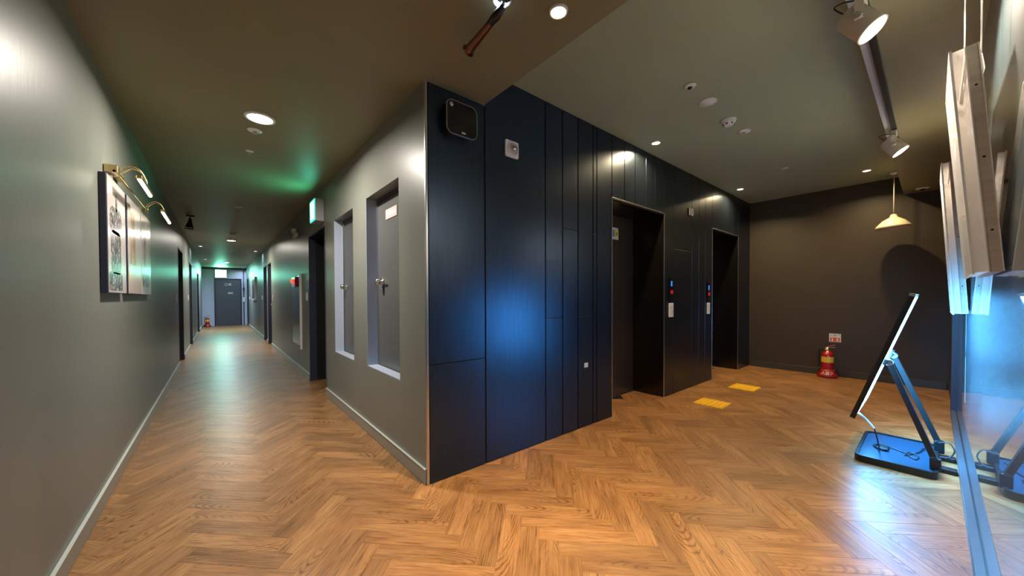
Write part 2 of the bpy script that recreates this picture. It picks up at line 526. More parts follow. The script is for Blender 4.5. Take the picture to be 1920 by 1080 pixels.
# glass wall: panels, base rail, end post
gw = sempty('wall_glass')
obj('backing', B(box, XR+.2, 5.46, YG-.22, YG-.012, 0, C1), 'panel_backing', gw)
gx = [XR, 1.42, 2.735, 4.05, 5.452]
for a, b in zip(gx, gx[1:]):
    obj('glass_pane', B(box, a+.002, b-.002, YG-.011, YG, .045, C1-.002, .001), 'dark_glass', gw)
bm = bmesh.new(); box(bm, XR, 5.46, YG-.011, -.112, 0, .045, .003)
rail = obj('base_rail', bm, 'glass_frame', gw)
obj('rail_groove', B(box, XR, 5.46, YG+.001, YG+.004, .044, .0458), 'black', rail)
obj('end_post', B(box, 5.452, 5.52, YG-.2, -.112, 0, C1-.001, .003), 'navy_frame', gw)
struct('wall_side', B(box, 5.521, XB, YG-.22, -.125, 0, C1), 'back_paint')

# baseboards
def baseboard(name, spans, side, m='baseboard_paint'):
    root = sempty(name)
    for kind, a, b, c in spans:
        bm = bmesh.new()
        if kind == 'y':
            x0, x1 = (c, c+.012) if side > 0 else (c-.012, c)
            box(bm, x0, x1, a, b, 0, .092, .004, 2)
        else:
            box(bm, a, b, c-.012, c, 0, .092, .004, 2)
        obj('board', bm, m, root)
        if kind == 'y':
            c0, c1 = (c+.0005, c+.016) if side > 0 else (c-.016, c-.0005)
            obj('lit_lip', B(box, c0, c1, a, b, .0922, .0985, .001), 'lit_lip_tone', root)  # pale strip for the lit top lip of the board
baseboard('baseboard_left', [('y', a, b, XL) for a, b in ((YR+.01, 8.06), (9.08, 10.98), (12.02, 14.98), (16.22, YN-.02))], 1)
baseboard('baseboard_right', [('y', a, b, XR) for a, b in ((YE+.014, 4.57), (5.575, 10.03), (10.8, 11.04), (11.86, 18.08), (18.92, YN-.02))], -1)
bb = sempty('baseboard_back')
obj('board', B(box, XB-.012, XB, -.11, YE-.015, 0, .092, .004, 2), 'back_baseboard', bb)

# doors along the corridor
dn = 3
for (ya, yb, za, zb) in LD:
    d = sempty('door_%d' % dn, (XL-.1, (ya+yb)/2, 0)); dn += 1
    obj('leaf', B(box, XL-.15, XL-.11, ya+.02, yb-.02, .005, zb-.02, .002), 'door_far', d)
    for y0, y1 in ((ya, ya+.02), (yb-.02, yb)):
        obj('jamb', B(box, XL-.16, XL+.004, y0, y1, 0, zb, .002), 'navy_frame', d)
    obj('head', B(box, XL-.16, XL+.004, ya+.02, yb-.02, zb-.02, zb, .002), 'navy_frame', d)
    obj('handle', B(lathe, [(.011, 0), (.011, .05), (.025, .052), (.025, .075)], 16, (XL-.11, ya+.09, 1.0), (1, 0, 0)), 'chrome', d)
for n, (ya, yb, za, zb) in enumerate(RD):
    d = sempty('door_%d' % dn, (XR+.1, (ya+yb)/2, 0)); dn += 1
    dep = .32 if n == 0 else .14
    fd = .085 if n == 0 else .15
    obj('leaf', B(box, XR+dep-.02, XR+dep+.02, ya+.02, yb-.02, .005, zb-.02, .002), 'black' if n == 0 else 'door_far', d)  # first doorway: unlit depth put in as a black leaf
    for y0, y1 in ((ya, ya+.02), (yb-.02, yb)):
        obj('jamb', B(box, XR-.004, XR+fd, y0, y1, 0, zb, .002), 'navy_frame', d)
        if n == 0: obj('unlit_reveal', B(box, XR+fd, XR+dep-.021, y0, y1, 0, zb), 'black', d)  # shade of the deep reveal put in as black
    obj('head', B(box, XR-.004, XR+dep-.021, ya+.02, yb-.02, zb-.02, zb, .002), 'navy_frame', d)
    obj('handle', B(lathe, [(.011, 0), (.011, .05), (.025, .052), (.025, .075)], 16, (XR+dep-.02, yb-.09, 1.0), (-1, 0, 0)), 'chrome', d)
# end-of-corridor door
d = sempty('door_%d' % dn, (.34, YN-.02, 0)); dn += 1
obj('leaf', B(box, -.075, .755, YN-.03, YN-.004, .006, 1.965, .002), 'door_far', d)
for x0, x1 in ((-.115, -.075), (.755, .795)):
    obj('jamb', B(box, x0, x1, YN-.045, YN-.001, 0, 2.0, .003), 'navy_frame', d)
obj('head', B(box, -.075, .755, YN-.045, YN-.001, 1.965, 2.0, .003), 'navy_frame', d)
bm = bmesh.new()
lathe(bm, [(.04, 0), (.055, 0), (.055, .004), (.04, .004), (.04, 0)], 20, (.27, YN-.036, 1.745), (0, -1, 0), False)
obj('ring_mark', bm, 'white', d)
obj('disc_mark', B(lathe, [(.055, 0), (.055, .004)], 20, (.40, YN-.031, 1.75), (0, -1, 0)), 'grey_plastic', d)
obj('notice_plate', B(box, .33, .50, YN-.036, YN-.031, 1.34, 1.42, .001), 'grey_plastic', d)

# utility doors in raised niches
for n, (ya, yb, za, zb) in enumerate(NICHE):
    t = thing('utility_door', ['grey utility door in the near wall niche, with a pale pink name plate', 'grey utility door in the narrower looking niche beside the dark doorway, without a plate'][n], 'door', (XR+.1, (ya+yb)/2, za), 'utility doors in wall niches')
    obj('leaf', B(box, XR+.094, XR+.114, ya+.016, yb-.016, za+.001, zb-.032, .002), 'door_grey', t)
    obj('jamb', B(box, XR+.085, XR+.12, yb-.016, yb-.0005, za+.001, zb-.001, .001), 'silver', t)
    obj('jamb', B(box, XR+.085, XR+.12, ya+.0005, ya+.016, za+.001, zb-.001, .001), 'silver', t)
    obj('head', B(box, XR+.085, XR+.12, ya+.016, yb-.016, zb-.032, zb-.001, .001), 'navy_frame', t)
    obj('jamb_lining', B(box, XR+.0005, XR+.085, yb-.006, yb-.0005, za+.007, zb-.001), 'lining_cool_tone', t)  # jamb and sill carry the cool light's blue in their colour
    obj('sill', B(box, XR+.0005, XR+.085, ya+.0005, yb-.0005, za+.0005, za+.0065), 'lining_cool_tone', t)
    ky, kz = (yb-.13, 1.285) if n == 0 else (yb-.12, 1.272)
    k = obj('knob', B(lathe, [(.03, 0), (.03, .008), (.014, .012), (.014, .03), (.026, .036), (.029, .05), (.022, .062), (.008, .066)], 24, (XR+.094, ky, kz), (-1, 0, 0)), 'chrome', t)
    if n == 0:
        obj('lever', B(box, XR+.05, XR+.062, ky-.10, ky, kz+.014, kz+.028, .004), 'chrome', k)
        obj('key_cylinder', B(lathe, [(.02, 0), (.02, .02), (.012, .024)], 20, (XR+.094, ky, kz-.06), (-1, 0, 0)), 'chrome', k)
        p = obj('name_plate', B(box, XR+.089, XR+.094, 2.65, 2.885, 1.788, 1.868, .001), 'plate_pink', t)
        for q in range(4):
            y0 = 2.67+q*.05
            obj('plate_mark', B(box, XR+.0884, XR+.0892, y0, y0+.034, 1.812, 1.844), 'white', p)
    else:
        obj('hinge_pin', B(lathe, [(.008, 0), (.008, .03)], 12, (XR+.09, yb-.04, zb-.06), (0, 0, 1)), 'chrome', t)

# ================================================================== LIGHT FIXTURES
def downlight(label, x, y, z, r, m, col, watt, group, spread=150, cat='downlight'):
    t = thing('downlight', label, cat, (x, y, z-.012), group)
    obj('trim_ring', B(lathe, [(r*1.0, -.0005), (r*1.28, -.0005), (r*1.25, -.008), (r*1.05, -.012), (r*1.0, -.004)], 32, (x, y, z), (0, 0, 1), False), 'white', t)
    obj('lens', B(lathe, [(r*1.01, -.0006), (r*1.01, -.006), (r*.6, -.0075), (.001, -.008)], 32, (x, y, z), (0, 0, 1)), m, t)
    if watt:
        lamp('downlight_light', 'AREA', t, (x, y, z-.014), watt, col, r*1.8, spread=spread)
    return t
G1 = 'ceiling downlights of the corridor'
downlight('large bright round ceiling light nearest in the corridor', .25, 3.14, C1, .075, 'lamp_neutral', C_NEUT, CORRIDOR_W, G1, 170)
downlight('bright round ceiling light in the middle of the corridor, beyond the black cone spotlight', .247, 10.15, C1, .075, 'lamp_neutral', C_NEUT, CORRIDOR_W, G1, 170)
downlight('round ceiling light farthest down the corridor, before the grey end door', .256, 16.43, C1, .075, 'lamp_cool', C_COOL, END_W, G1, 170)
downlight('round cool ceiling light of the corridor behind the camera', .25, -2.2, C1, .075, 'lamp_cool', (.45, .66, 1.0), REAR_W, G1, 170)
G2 = 'small corridor spot downlights'
downlight('small ceiling spot on the left of the corridor, nearer of two', -.318, 11.67, C1, .035, 'lamp_cool', C_COOL, 5, G2)
downlight('small ceiling spot on the left of the corridor, farther of two', -.309, 15.5, C1, .035, 'lamp_cool', C_COOL, 5, G2)
downlight('small ceiling spot along the right corridor wall, above the pair of doors', .812, 12.03, C1, .035, 'lamp_cool', C_COOL, 5, G2)
downlight('small ceiling spot in the right corner before the end wall', .83, 19.0, C1, .035, 'lamp_cool', C_COOL, 5, G2)
G3 = 'warm downlights of the lobby'
downlight('warm downlight on the low ceiling beside the copper spotlight', 1.208, 1.11, C1, .034, 'lamp_warm', C_WARM, WARM_W, G3, 85)
downlight('cool white downlight at the top edge above the copper spotlight', .97, 1.225, C1, .034, 'lamp_cool', C_COOL, COOL_W, G3)
downlight('warm downlight over the nearer elevator door', 3.388, 1.80, C2, .036, 'lamp_warm', C_WARM, ELEV_W, G3)
downlight('warm downlight over the farther elevator door', 5.774, 1.797, C2, .036, 'lamp_warm', C_WARM, ELEV_W, G3)
downlight('warm downlight beside the hanging pendant near the back wall', 6.134, .544, C2, .036, 'lamp_warm', C_WARM, PEND_W, G3)

# track with two white spotlights
tr = thing('lighting_track', 'black lighting track on the ceiling edge carrying two white spotlights', 'track', (2.8, .211, C1-.026))
bm = bmesh.new(); box(bm, .9, 4.42, .196, .226, C1-.026, C1-.0005, .002)
obj('rail', bm, 'black', tr)
obj('conductor_strip', B(box, .9, 4.42, .2235, .2275, C1-.0272, C1-.022), 'silver', tr)
def spotlight(x, label):
    y, zt = .211, C1-.026
    t = thing('track_spotlight', label, 'spotlight', (x, y, zt), 'white spotlights on the track')
    obj('adapter', B(box, x-.05, x+.05, y-.017, y+.017, zt-.03, zt-.0005, .003), 'white_enamel', t)
    A = Vector((0, -.59, -.807)).normalized()
    U = Vector((0, .807, -.59)).normalized()
    c = Vector((x, .213, 2.317))
    obj('stem', B(tube, [(x, y, zt-.028), (x, y, c.z+.075)], .010), 'white_enamel', t)
    bm = bmesh.new()
    for s in (-1, 1):
        box(bm, x+s*.060-.002, x+s*.060+.002, y-.014, y+.014, c.z-.012, c.z+.078)
    box(bm, x-.062, x+.062, y-.014, y+.014, c.z+.074, c.z+.078)
    obj('yoke', bm, 'white_enamel', t)
    for s in (-1, 1):
        obj('pivot_screw', B(lathe, [(.013, 0), (.013, .006), (.009, .007)], 16, (x+s*.062, c.y, c.z), (s, 0, 0)), 'grey_plastic', t)
    h = obj('housing', B(lathe, [(.012, -.066), (.046, -.064), (.053, -.056), (.054, .058), (.056, .064), (.050, .065), (.048, .045)], 36, c, A, False), 'white_enamel', t)
    obj('lens', B(lathe, [(.049, .050), (.049, .058), (.001, .060)], 32, c, A), 'lamp_track', t)
    obj('cable', B(tube, smooth_path([(x-.02, y+.02, zt-.02), (x-.04, y+.06, zt-.02), (x-.03, y+.08, c.z+.09), c-A*.06]), .003), 'black', t)
    lamp('spotlight_light', 'SPOT', t, c+A*.075, TRACK_W, (1, .86, .68), .045, A, cone=110, blend=.6)
spotlight(2.12, 'white track spotlight nearest the camera, at the top right')
spotlight(4.06, 'white track spotlight farther along, close to the hanging pendant')

# pendant
px_, py_ = 6.50, .333
t = thing('pendant_lamp', 'cream cone pendant lamp hanging on a thin cord before the back wall', 'pendant lamp', (px_, py_, C2-.03))
obj('canopy', B(lathe, [(.045, 0), (.045, -.012), (.02, -.03), (.004, -.034)], 24, (px_, py_, C2-.0005), (0, 0, 1)), 'white', t)
obj('cord', B(tube, [(px_, py_, C2-.03), (px_, py_, 2.16)], .0045), 'white_enamel', t)
sh = obj('shade', B(lathe, [(.018, 2.175), (.03, 2.165), (.034, 2.145), (.04, 2.135), (.10, 2.095), (.155, 2.03), (.168, 1.995), (.165, 1.995), (.15, 2.03), (.098, 2.088), (.04, 2.128), (.01, 2.13)], 48, (px_, py_, 0), (0, 0, 1), False), 'shade', t)
obj('bulb', B(lathe, [(.014, 2.13), (.016, 2.09), (.03, 2.06), (.032, 2.04), (.022, 2.02), (.002, 2.013)], 24, (px_, py_, 0)), 'white', t)

# copper spotlight on the low ceiling
M0 = Vector((.962, 1.20, C1))
t = thing('copper_spotlight', 'slim copper tube spotlight with black joint hanging from the low ceiling', 'spotlight', M0)
obj('mount', B(lathe, [(.035, -.0005), (.035, -.012), (.012, -.016), (.012, -.03)], 24, M0), 'black', t)
obj('stem', B(tube, [M0+Vector((0, 0, -.02)), M0+Vector((0, .01, -.055))], .008), 'silver', t)
j0, j1 = M0+Vector((0, .0, -.05)), M0+Vector((-.005, .105, -.075))
obj('joint', B(tube, [j0, j0.lerp(j1, .5), j1], [.012, .02, .015], 14), 'black', t)
b1 = Vector((.958, 1.475, 2.362))
dv = (b1-j1).normalized(); ln = (b1-j1).length
obj('barrel', B(lathe, [(.014, -.02), (.016, 0), (.019, ln*.6), (.021, ln*.88), (.021, ln*.92), (.031, ln), (.029, ln), (.018, ln*.9)], 28, j1, dv, False), 'copper', t)

# black cone spotlight in the corridor
c0 = Vector((-.318, 7.5, C1))
t = thing('cone_spotlight', 'black cone spotlight hanging from the ceiling near the left corridor wall', 'spotlight', c0)
bm = bmesh.new(); box(bm, -.37, -.266, 7.485, 7.515, C1-.022, C1-.0005, .003)
obj('mount', bm, 'black', t)
obj('stem', B(tube, [c0+Vector((0, 0, -.02)), c0+Vector((-.004, 0, -.07))], .009), 'black', t)
ax = Vector((-.10, .05, -1)).normalized()
obj('cone', B(lathe, [(.018, 0), (.022, .02), (.03, .07), (.062, .16), (.064, .165), (.060, .16)], 28, c0+Vector((0, 0, -.05)), ax, False), 'black', t)
obj('lens', B(lathe, [(.060, .150), (.001, .150)], 28, c0+Vector((0, 0, -.05)), ax, False), 'lamp_soft', t)

# picture lights over the canvases
def picture_light(ya, yc, half, zt, label):
    t = thing('picture_light', label, 'picture light', (XL, ya, 1.90), 'brass picture lights')
    for s in (-.035, .035):
        pts = smooth_path([(XL+.025, ya+s, 1.945), (XL+.035, ya+s, 1.985), (XL+.075, ya+s*.9, 2.02), (XL+.115, ya+s*.8, 2.005), (XL+.14, ya+s*.7, 1.955), (XL+.143, ya+s*.6, zt+.02)])
        obj('arm', B(tube, pts, .0045, 8), 'brass', t)
    obj('wall_mount', B(box, XL+.001, XL+.032, ya-.06, ya+.06, 1.925, 1.955, .004), 'brass', t)
    hd = obj('head', B(box, XL+.130, XL+.158, yc-half, yc+half, zt, zt+.022, .004), 'brass', t)
    obj('led_tube', B(tube, [(XL+.144, yc-half*.95, zt-.002), (XL+.144, yc+half*.95, zt-.002)], .010, 12), 'lamp_tube', t)
picture_light(3.42, 3.36, .24, 1.885, 'brass picture light with glowing tube over the black and white canvas')
picture_light(4.52, 4.60, .30, 1.905, 'brass picture light with glowing tube over the third canvas, farther from the camera')
rl = thing('picture_rail', 'brass rail running along the tops of the three canvases', 'rail', (XL, 3.8, 1.895))
obj('bar', B(tube, [(XL+.045, 3.10, 1.905), (XL+.045, 4.25, 1.905)], .007, 10), 'brass', rl)
obj('end_block', B(box, XL+.001, XL+.06, 3.10, 3.17, 1.89, 1.94, .004), 'brass', rl)
obj('end_ball', B(lathe, [(.004, -.02), (.015, -.013), (.019, 0), (.015, .013), (.004, .02)], 16, (XL+.045, 4.26, 1.905), (0, 1, 0)), 'brass', rl)

# ================================================================== CANVASES ON THE LEFT WALL
def canvas(y0, y1, z0, z1, m, label, extras):
    t = thing('canvas', label, 'picture', (XL, (y0+y1)/2, z0), 'canvases on the left wall')
    obj('stretcher', B(box, XL+.001, XL+.03, y0, y1, z0, z1, .002), 'navy_frame', t)
    pf = obj('print_face', B(box, XL+.03, XL+.033, y0+.003, y1-.003, z0+.003, z1-.003), m, t)
    for k, (nm, a, b, c, d, mm, rr) in enumerate(extras):
        o = rrect((b-a), (d-c), rr, 5)
        bm = bmesh.new()
        prism(bm, [Vector((XL+.0331, (a+b)/2+u, (c+d)/2+v)) for u, v in o], (.0007, 0, 0))
        obj(nm, bm, mm, pf)
canvas(2.985, 3.49, 1.185, 1.862, 'print_pale', 'pale canvas printed with a mottled black and white shape, nearest of three', [
    ('printed_shape', 3.04, 3.36, 1.54, 1.70, 'print_grey', .07), ('printed_shape', 3.06, 3.33, 1.30, 1.56, 'print_grey', .06),
    ('printed_shape', 3.01, 3.36, 1.20, 1.31, 'print_grey', .03), ('printed_shape', 3.20, 3.24, 1.68, 1.79, 'print_grey', .015)])
canvas(3.575, 4.10, 1.185, 1.868, 'print_pale', 'middle canvas with brown upper blocks and a violet and orange lower band', [
    ('printed_shape', 3.68, 3.83, 1.66, 1.77, 'print_brown', .01), ('printed_shape', 3.64, 3.86, 1.40, 1.62, 'print_brown', .02),
    ('printed_shape', 3.59, 4.09, 1.19, 1.335, 'print_violet', .005)])
canvas(4.125, 4.63, 1.185, 1.862, 'print_smoke', 'third canvas, farthest of the three, smoky grey with a dark red shape', [
    ('printed_shape', 4.27, 4.43, 1.42, 1.68, 'print_rose', .05), ('printed_shape', 4.18, 4.5, 1.25, 1.36, 'print_grey', .03)])

# ================================================================== LEANING LIGHT BOX SIGN ON STAND
SX0, SX1 = 3.42, 4.16
ROOT = Vector((3.75, .16, 0))
t = thing('light_box_sign', 'glowing blue light box sign tilted on a black two-arm floor stand', 'sign', ROOT)
def rprism(cx, cy, w, h, r, z0, z1, bm=None):
    bm = bm or bmesh.new()
    prism(bm, [Vector((cx+u, cy+v, z0)) for u, v in rrect(w, h, r)], (0, 0, z1-z0)); return bm
BX, BY = (3.415, 4.10), (-.03, .352)
bw, bh = BX[1]-BX[0], BY[1]-BY[0]; bcx, bcy = sum(BX)/2, sum(BY)/2
base = obj('base', rprism(bcx, bcy, bw, bh, .05, 0, .034), 'black', t)
bm = bmesh.new()
o1 = rrect(bw, bh, .05); o2 = rrect(bw-.035, bh-.035, .04)
va = [[bm.verts.new((bcx+u, bcy+v, z)) for u, v in o] for o, z in ((o1, .034), (o1, .046), (o2, .046), (o2, .034))]
for A_, B_ in zip(va, va[1:]):
    for i in range(len(A_)):
        j = (i+1) % len(A_); bm.faces.new((A_[i], A_[j], B_[j], B_[i]))
obj('rim', bm, 'black', base)
obj('tray_top', rprism(bcx, bcy, bw-.037, bh-.037, .04, .0345, .037), 'tray_top', base)
top = Vector((0, .077, 1.158)); bot = Vector((0, .352, .292))
dn_ = (bot-top).normalized(); nr = Vector((0, dn_.z, -dn_.y)).normalized()     # nr points to the glass wall
if nr.y > 0: nr = -nr
TH = .025
def slab(bm, x0, x1, s0, s1, n0, n1):
    """box on the tilted panel: along X, along its slope, along its normal"""
    for_ = []
    for x in (x0, x1):
        for s in (s0, s1):
            for n in (n0, n1):
                for_.append(bm.verts.new(Vector((x, 0, 0)) + Vector((0, top.y, top.z)) + dn_*s + nr*n))
    for f in ((0, 1, 3, 2), (4, 6, 7, 5), (0, 4, 5, 1), (2, 3, 7, 6), (0, 2, 6, 4), (1, 5, 7, 3)):
        bm.faces.new([for_[i] for i in f])
PLn = (bot-top).length
pan = obj('light_panel', B(slab, SX0, SX1, 0, PLn, -TH, 0), 'black', t)
obj('lit_face', B(slab, SX0+.012, SX1-.012, .014, PLn-.012, .0003, .002), 'light_panel', pan)
obj('frame_cap', B(slab, SX0-.001, SX1+.001, -.006, .012, -TH-.001, .003), 'silver', pan)
obj('frame_strip', B(slab, SX0-.002, SX0+.010, .012, PLn, -.002, .004), 'black', pan)
obj('frame_strip', B(slab, SX1-.010, SX1+.002, .012, PLn, -.002, .004), 'black', pan)
mids = PLn*.52
def on_panel(x, s, n):
    return Vector((x, top.y, top.z)) + dn_*s + nr*n
obj('bracket', B(slab, SX0+.03, SX1-.03, mids-.02, mids+.02, .004, .022), 'black', t)
for xa, tp, bt in ((3.52, on_panel(3.52, mids, .03), Vector((3.52, -.012, .10))), (3.95, on_panel(3.95, mids, .03), Vector((3.95, -.03, .10)))):
    d_ = (bt-tp).normalized(); n_ = Vector((0, -d_.z, d_.y))
    bm = bmesh.new()
    hv = Vector((.022, 0, 0)); tv = n_*.015
    prism(bm, [tp+hv+tv, tp-hv+tv, tp-hv-tv, tp+hv-tv], bt-tp)
    arm = obj('arm', bm, 'black', t)
    obj('hinge', B(lathe, [(.019, -.026), (.021, -.02), (.021, .02), (.019, .026)], 20, tp, (1, 0, 0)), 'silver', arm)
    obj('hinge', B(lathe, [(.020, -.026), (.022, -.02), (.022, .02), (.020, .026)], 20, bt, (1, 0, 0)), 'black', arm)
    obj('arm_post', B(box, xa-.03, xa+.03, bt.y-.028, bt.y+.022, .03, .115, .008, 2), 'black', t)
obj('foot', B(box, 3.60, 3.66, -.108, -.03, 0, .03, .004), 'black', t)
obj('foot', B(box, 3.86, 3.92, -.108, -.03, 0, .03, .004), 'black', t)
z = .041
obj('cable_sleeve', B(tube, smooth_path([on_panel(3.5, PLn-.03, .01), (3.54, .300, .27), (3.55, .262, .215)]), .006), 'sleeve', t)
obj('cable', B(tube, smooth_path([(3.55, .262, .217), (3.56, .245, .13), (3.60, .240, .06), (3.66, .25, z), (3.74, .28, z), (3.80, .24, z+.004), (3.74, .20, z), (3.66, .22, z+.004), (3.70, .27, z+.006), (3.79, .25, z), (3.76, .18, z), (3.72, .13, z), (3.66, .10, z+.004), (3.62, .07, z), (3.70, .06, z), (3.74, .10, z+.006), (3.66, .12, z), (3.80, .06, z), (3.90, .04, z+.004), (3.93, .01, .06)]), .004, 8), 'black', t)
obj('power_adapter', B(box, 3.66, 3.75, .20, .245, .038, .058, .004), 'black', t)
obj('cable', B(tube, smooth_path([(3.90, -.03, .11), (3.88, -.075, .13), (3.86, -.10, .09), (3.85, -.085, .045), (3.84, -.06, .03)]), .004, 8), 'black', t)

# ================================================================== FRAMES HANGING ON THE GLASS WALL
def hung_frame(x0, x1, z0, z1, lean, label, wires):
    """box frame, bottom resting against the glass and top leaning out"""
    yb_ = YG+.004
    t = thing('box_frame', label, 'picture frame', ((x0+x1)/2, yb_, z0), 'box frames hanging on wires')
    up_ = Vector((0, lean, z1-z0)); H_ = up_.length; up_.normalize()
    out = Vector((0, up_.z, -up_.y))
    def sl(a, b, s0, s1, n0, n1):
        bm = bmesh.new(); vs = []
        for x in (a, b):
            for s in (s0, s1):
                for n in (n0, n1):
                    vs.append(bm.verts.new(Vector((x, yb_+.004, z0)) + up_*s + out*n))
        for f in ((0, 1, 3, 2), (4, 6, 7, 5), (0, 4, 5, 1), (2, 3, 7, 6), (0, 2, 6, 4), (1, 5, 7, 3)):
            bm.faces.new([vs[i] for i in f])
        return bm
    w = .018
    fr = obj('back_frame', sl(x0, x0+w, 0, H_, 0, .026), 'frame_wood', t)
    obj('frame_side', sl(x1-w, x1, 0, H_, 0, .026), 'frame_wood', fr)
    obj('frame_bottom', sl(x0+w, x1-w, 0, w, 0, .026), 'frame_wood', fr)
    obj('frame_top', sl(x0+w, x1-w, H_-w, H_, 0, .026), 'frame_wood', fr)
    pr_ = obj('print', sl(x0+w, x1-w, w, H_-w, .012, .018), 'print_smoke', t)
    ac = obj('acrylic_front', sl(x0, x1, 0, H_, .056, .060), 'acrylic', t)
    obj('acrylic_side', sl(x0, x0+.003, .002, H_-.002, .0262, .0558), 'acrylic', ac)
    obj('acrylic_side', sl(x1-.003, x1, .002, H_-.002, .0262, .0558), 'acrylic', ac)
    obj('acrylic_top', sl(x0+.004, x1-.004, H_-.005, H_-.002, .0262, .0558), 'acrylic', ac)
    obj('acrylic_bottom', sl(x0+.004, x1-.004, .002, .005, .0262, .0558), 'acrylic', ac)
    for n0, n1 in ((.0255, .0285), (.0545, .0605), (-.002, .0008)):
        obj('edge_strip', sl(x0-.002, x0+.004, 0, H_, n0, n1), 'acrylic_edge', ac)
        if n0 > .05: 
            obj('edge_strip', sl(x0-.002, x1, H_, H_+.004, n0, n1), 'acrylic_edge', ac)
            obj('edge_strip', sl(x0-.002, x1, -.004, 0, n0, n1), 'acrylic_edge', ac)
    k = 3
    for i in range(k):
        s = H_*(.18+.32*i)
        c = Vector((x0, yb_+.004, z0)) + up_*s + out*.013
        obj('screw_hole', B(lathe, [(.0035, -.0012), (.0035, .0004)], 10, c, (-1, 0, 0)), 'black', fr)
    for xw, s, n in wires:
        c = Vector((xw, yb_+.004, z0)) + up_*s + out*n
        wv = obj('hanging_wire', B(tube, [c, (c.x, c.y, C1-.001)], .002, 6), 'wire', t)
        obj('wire_clip', B(tube, [c+Vector((0, 0, -.05)), c+Vector((0, -.003, -.02)), c+Vector((0, 0, .03))], [.003, .006, .003], 8), 'wire', wv)
hung_frame(1.885, 2.38, 1.228, 1.965, .055, 'pale box frame with clear acrylic front hanging by wires, nearest the camera', [(1.96, .70, -.006), (2.14, .735, .02)])
hung_frame(3.64, 4.25, 1.037, 2.02, .058, 'taller box frame with clear acrylic front hanging farther along the glass wall', [(3.75, .95, -.006), (4.1, .95, -.006)])

# ================================================================== WALL DEVICES
# wall speaker
sx0, sx1, sz0, sz1, sy = 1.083, 1.309, 2.165, 2.375, YE-.062
t = thing('wall_speaker', 'black rounded square device with silver rim mounted high near the wall corner', 'speaker', ((sx0+sx1)/2, YE, sz0))
cx_, cz_ = (sx0+sx1)/2, (sz0+sz1)/2
def yprism(cx, cz, w, h, r, y0, y1):
    bm = bmesh.new(); prism(bm, [Vector((cx+u, y0, cz+v)) for u, v in rrect(w, h, r, 8)], (0, y1-y0, 0)); return bm
obj('body', yprism(cx_, cz_, sx1-sx0-.008, sz1-sz0-.008, .042, sy+.008, YE-.0005), 'black', t)
bm = bmesh.new()
oa = rrect(sx1-sx0, sz1-sz0, .045, 8); ob = rrect(sx1-sx0-.008, sz1-sz0-.008, .041, 8)
va = [[bm.verts.new((cx_+u, y, cz_+v)) for u, v in o] for o, y in ((ob, sy+.012), (oa, sy+.012), (oa, sy), (ob, sy), (ob, sy+.012))]
for A_, B_ in zip(va, va[1:]):
    for i in range(len(A_)):
        j = (i+1) % len(A_); bm.faces.new((A_[i], A_[j], B_[j], B_[i]))
obj('silver_rim', bm, 'silver', t)
fa = obj('front_face', yprism(cx_, cz_, sx1-sx0-.009, sz1-sz0-.009, .041, sy+.001, sy+.010), 'black_gloss', t)
obj('round_emblem', B(lathe, [(.015, 0), (.015, .003), (.008, .006), (.001, .006)], 24, (sx0+.036, sy+.001, sz1-.030), (0, -1, 0)), 'silver', fa)
obj('small_mark', B(box, cx_-.004, cx_+.024, sy+.0002, sy+.001, sz0+.018, sz0+.028), 'sleeve', fa)
# alarm
t = thing('alarm_bell', 'white square alarm plate with round grille and chrome dome on dark panels', 'alarm', (1.646, YE, 2.163))
obj('plate', yprism(1.646, 2.2225, .122, .119, .012, YE-.012, YE-.0002), 'white', t)
obj('ring', B(lathe, [(.052, 0), (.052, .006), (.044, .010), (.040, .006), (.040, 0)], 32, (1.652, YE-.012, 2.2265), (0, -1, 0), False), 'white_enamel', t)
obj('grille', B(lathe, [(.040, 0), (.036, .004), (.001, .005)], 32, (1.652, YE-.012, 2.2265), (0, -1, 0)), 'grey_plastic', t)
obj('dome', B(lathe, [(.022, 0), (.020, .010), (.012, .018), (.001, .021)], 24, (1.657, YE-.017, 2.229), (0, -1, 0)), 'chrome', t)
# floor number, hall call panels
num = place(text_bm('10', .137, .004), (4.59, YE-.0045, 2.2165), (1, 0, 0), (0, 0, 1))
tag(obj('floor_number', num, 'white'), 'white floor number 10 on the dark panels between the elevators', 'number')
def call_panel(x0, x1, z0, z1, label):
    t = thing('call_panel', label, 'call panel', ((x0+x1)/2, YE, z0), 'elevator call panels')
    zs = z0 + (z1-z0)*.36
    obj('display_glass', B(box, x0, x1, YE-.012, YE-.0003, zs, z1, .003), 'black_gloss', t)
    pl = obj('button_plate', B(box, x0, x1, YE-.012, YE-.0003, z0, zs-.001, .003), 'white', t)
    cx = (x0+x1)/2
    obj('blue_display', B(box, cx-.017, cx+.017, YE-.0128, YE-.012, z1-.10, z1-.04), 'display_blue', t)
    h = (z1-z0)
    bm = place(text_bm('10', .062, .0004), (cx, YE-.0128, z0+h*.63), (1, 0, 0), (0, 0, 1))
    obj('red_digits', bm, 'display_red', t)
    for dz in (.42, .72):
        obj('button', B(lathe, [(.014, 0), (.014, .003), (.010, .004)], 18, (cx, YE-.012, z0+(zs-z0)*dz), (0, -1, 0)), 'grey_plastic', pl)
call_panel(4.018, 4.118, .915, 1.375, 'slim call panel with blue display right of the nearer elevator')
call_panel(5.092, 5.175, .918, 1.345, 'slim call panel with blue display left of the farther elevator')
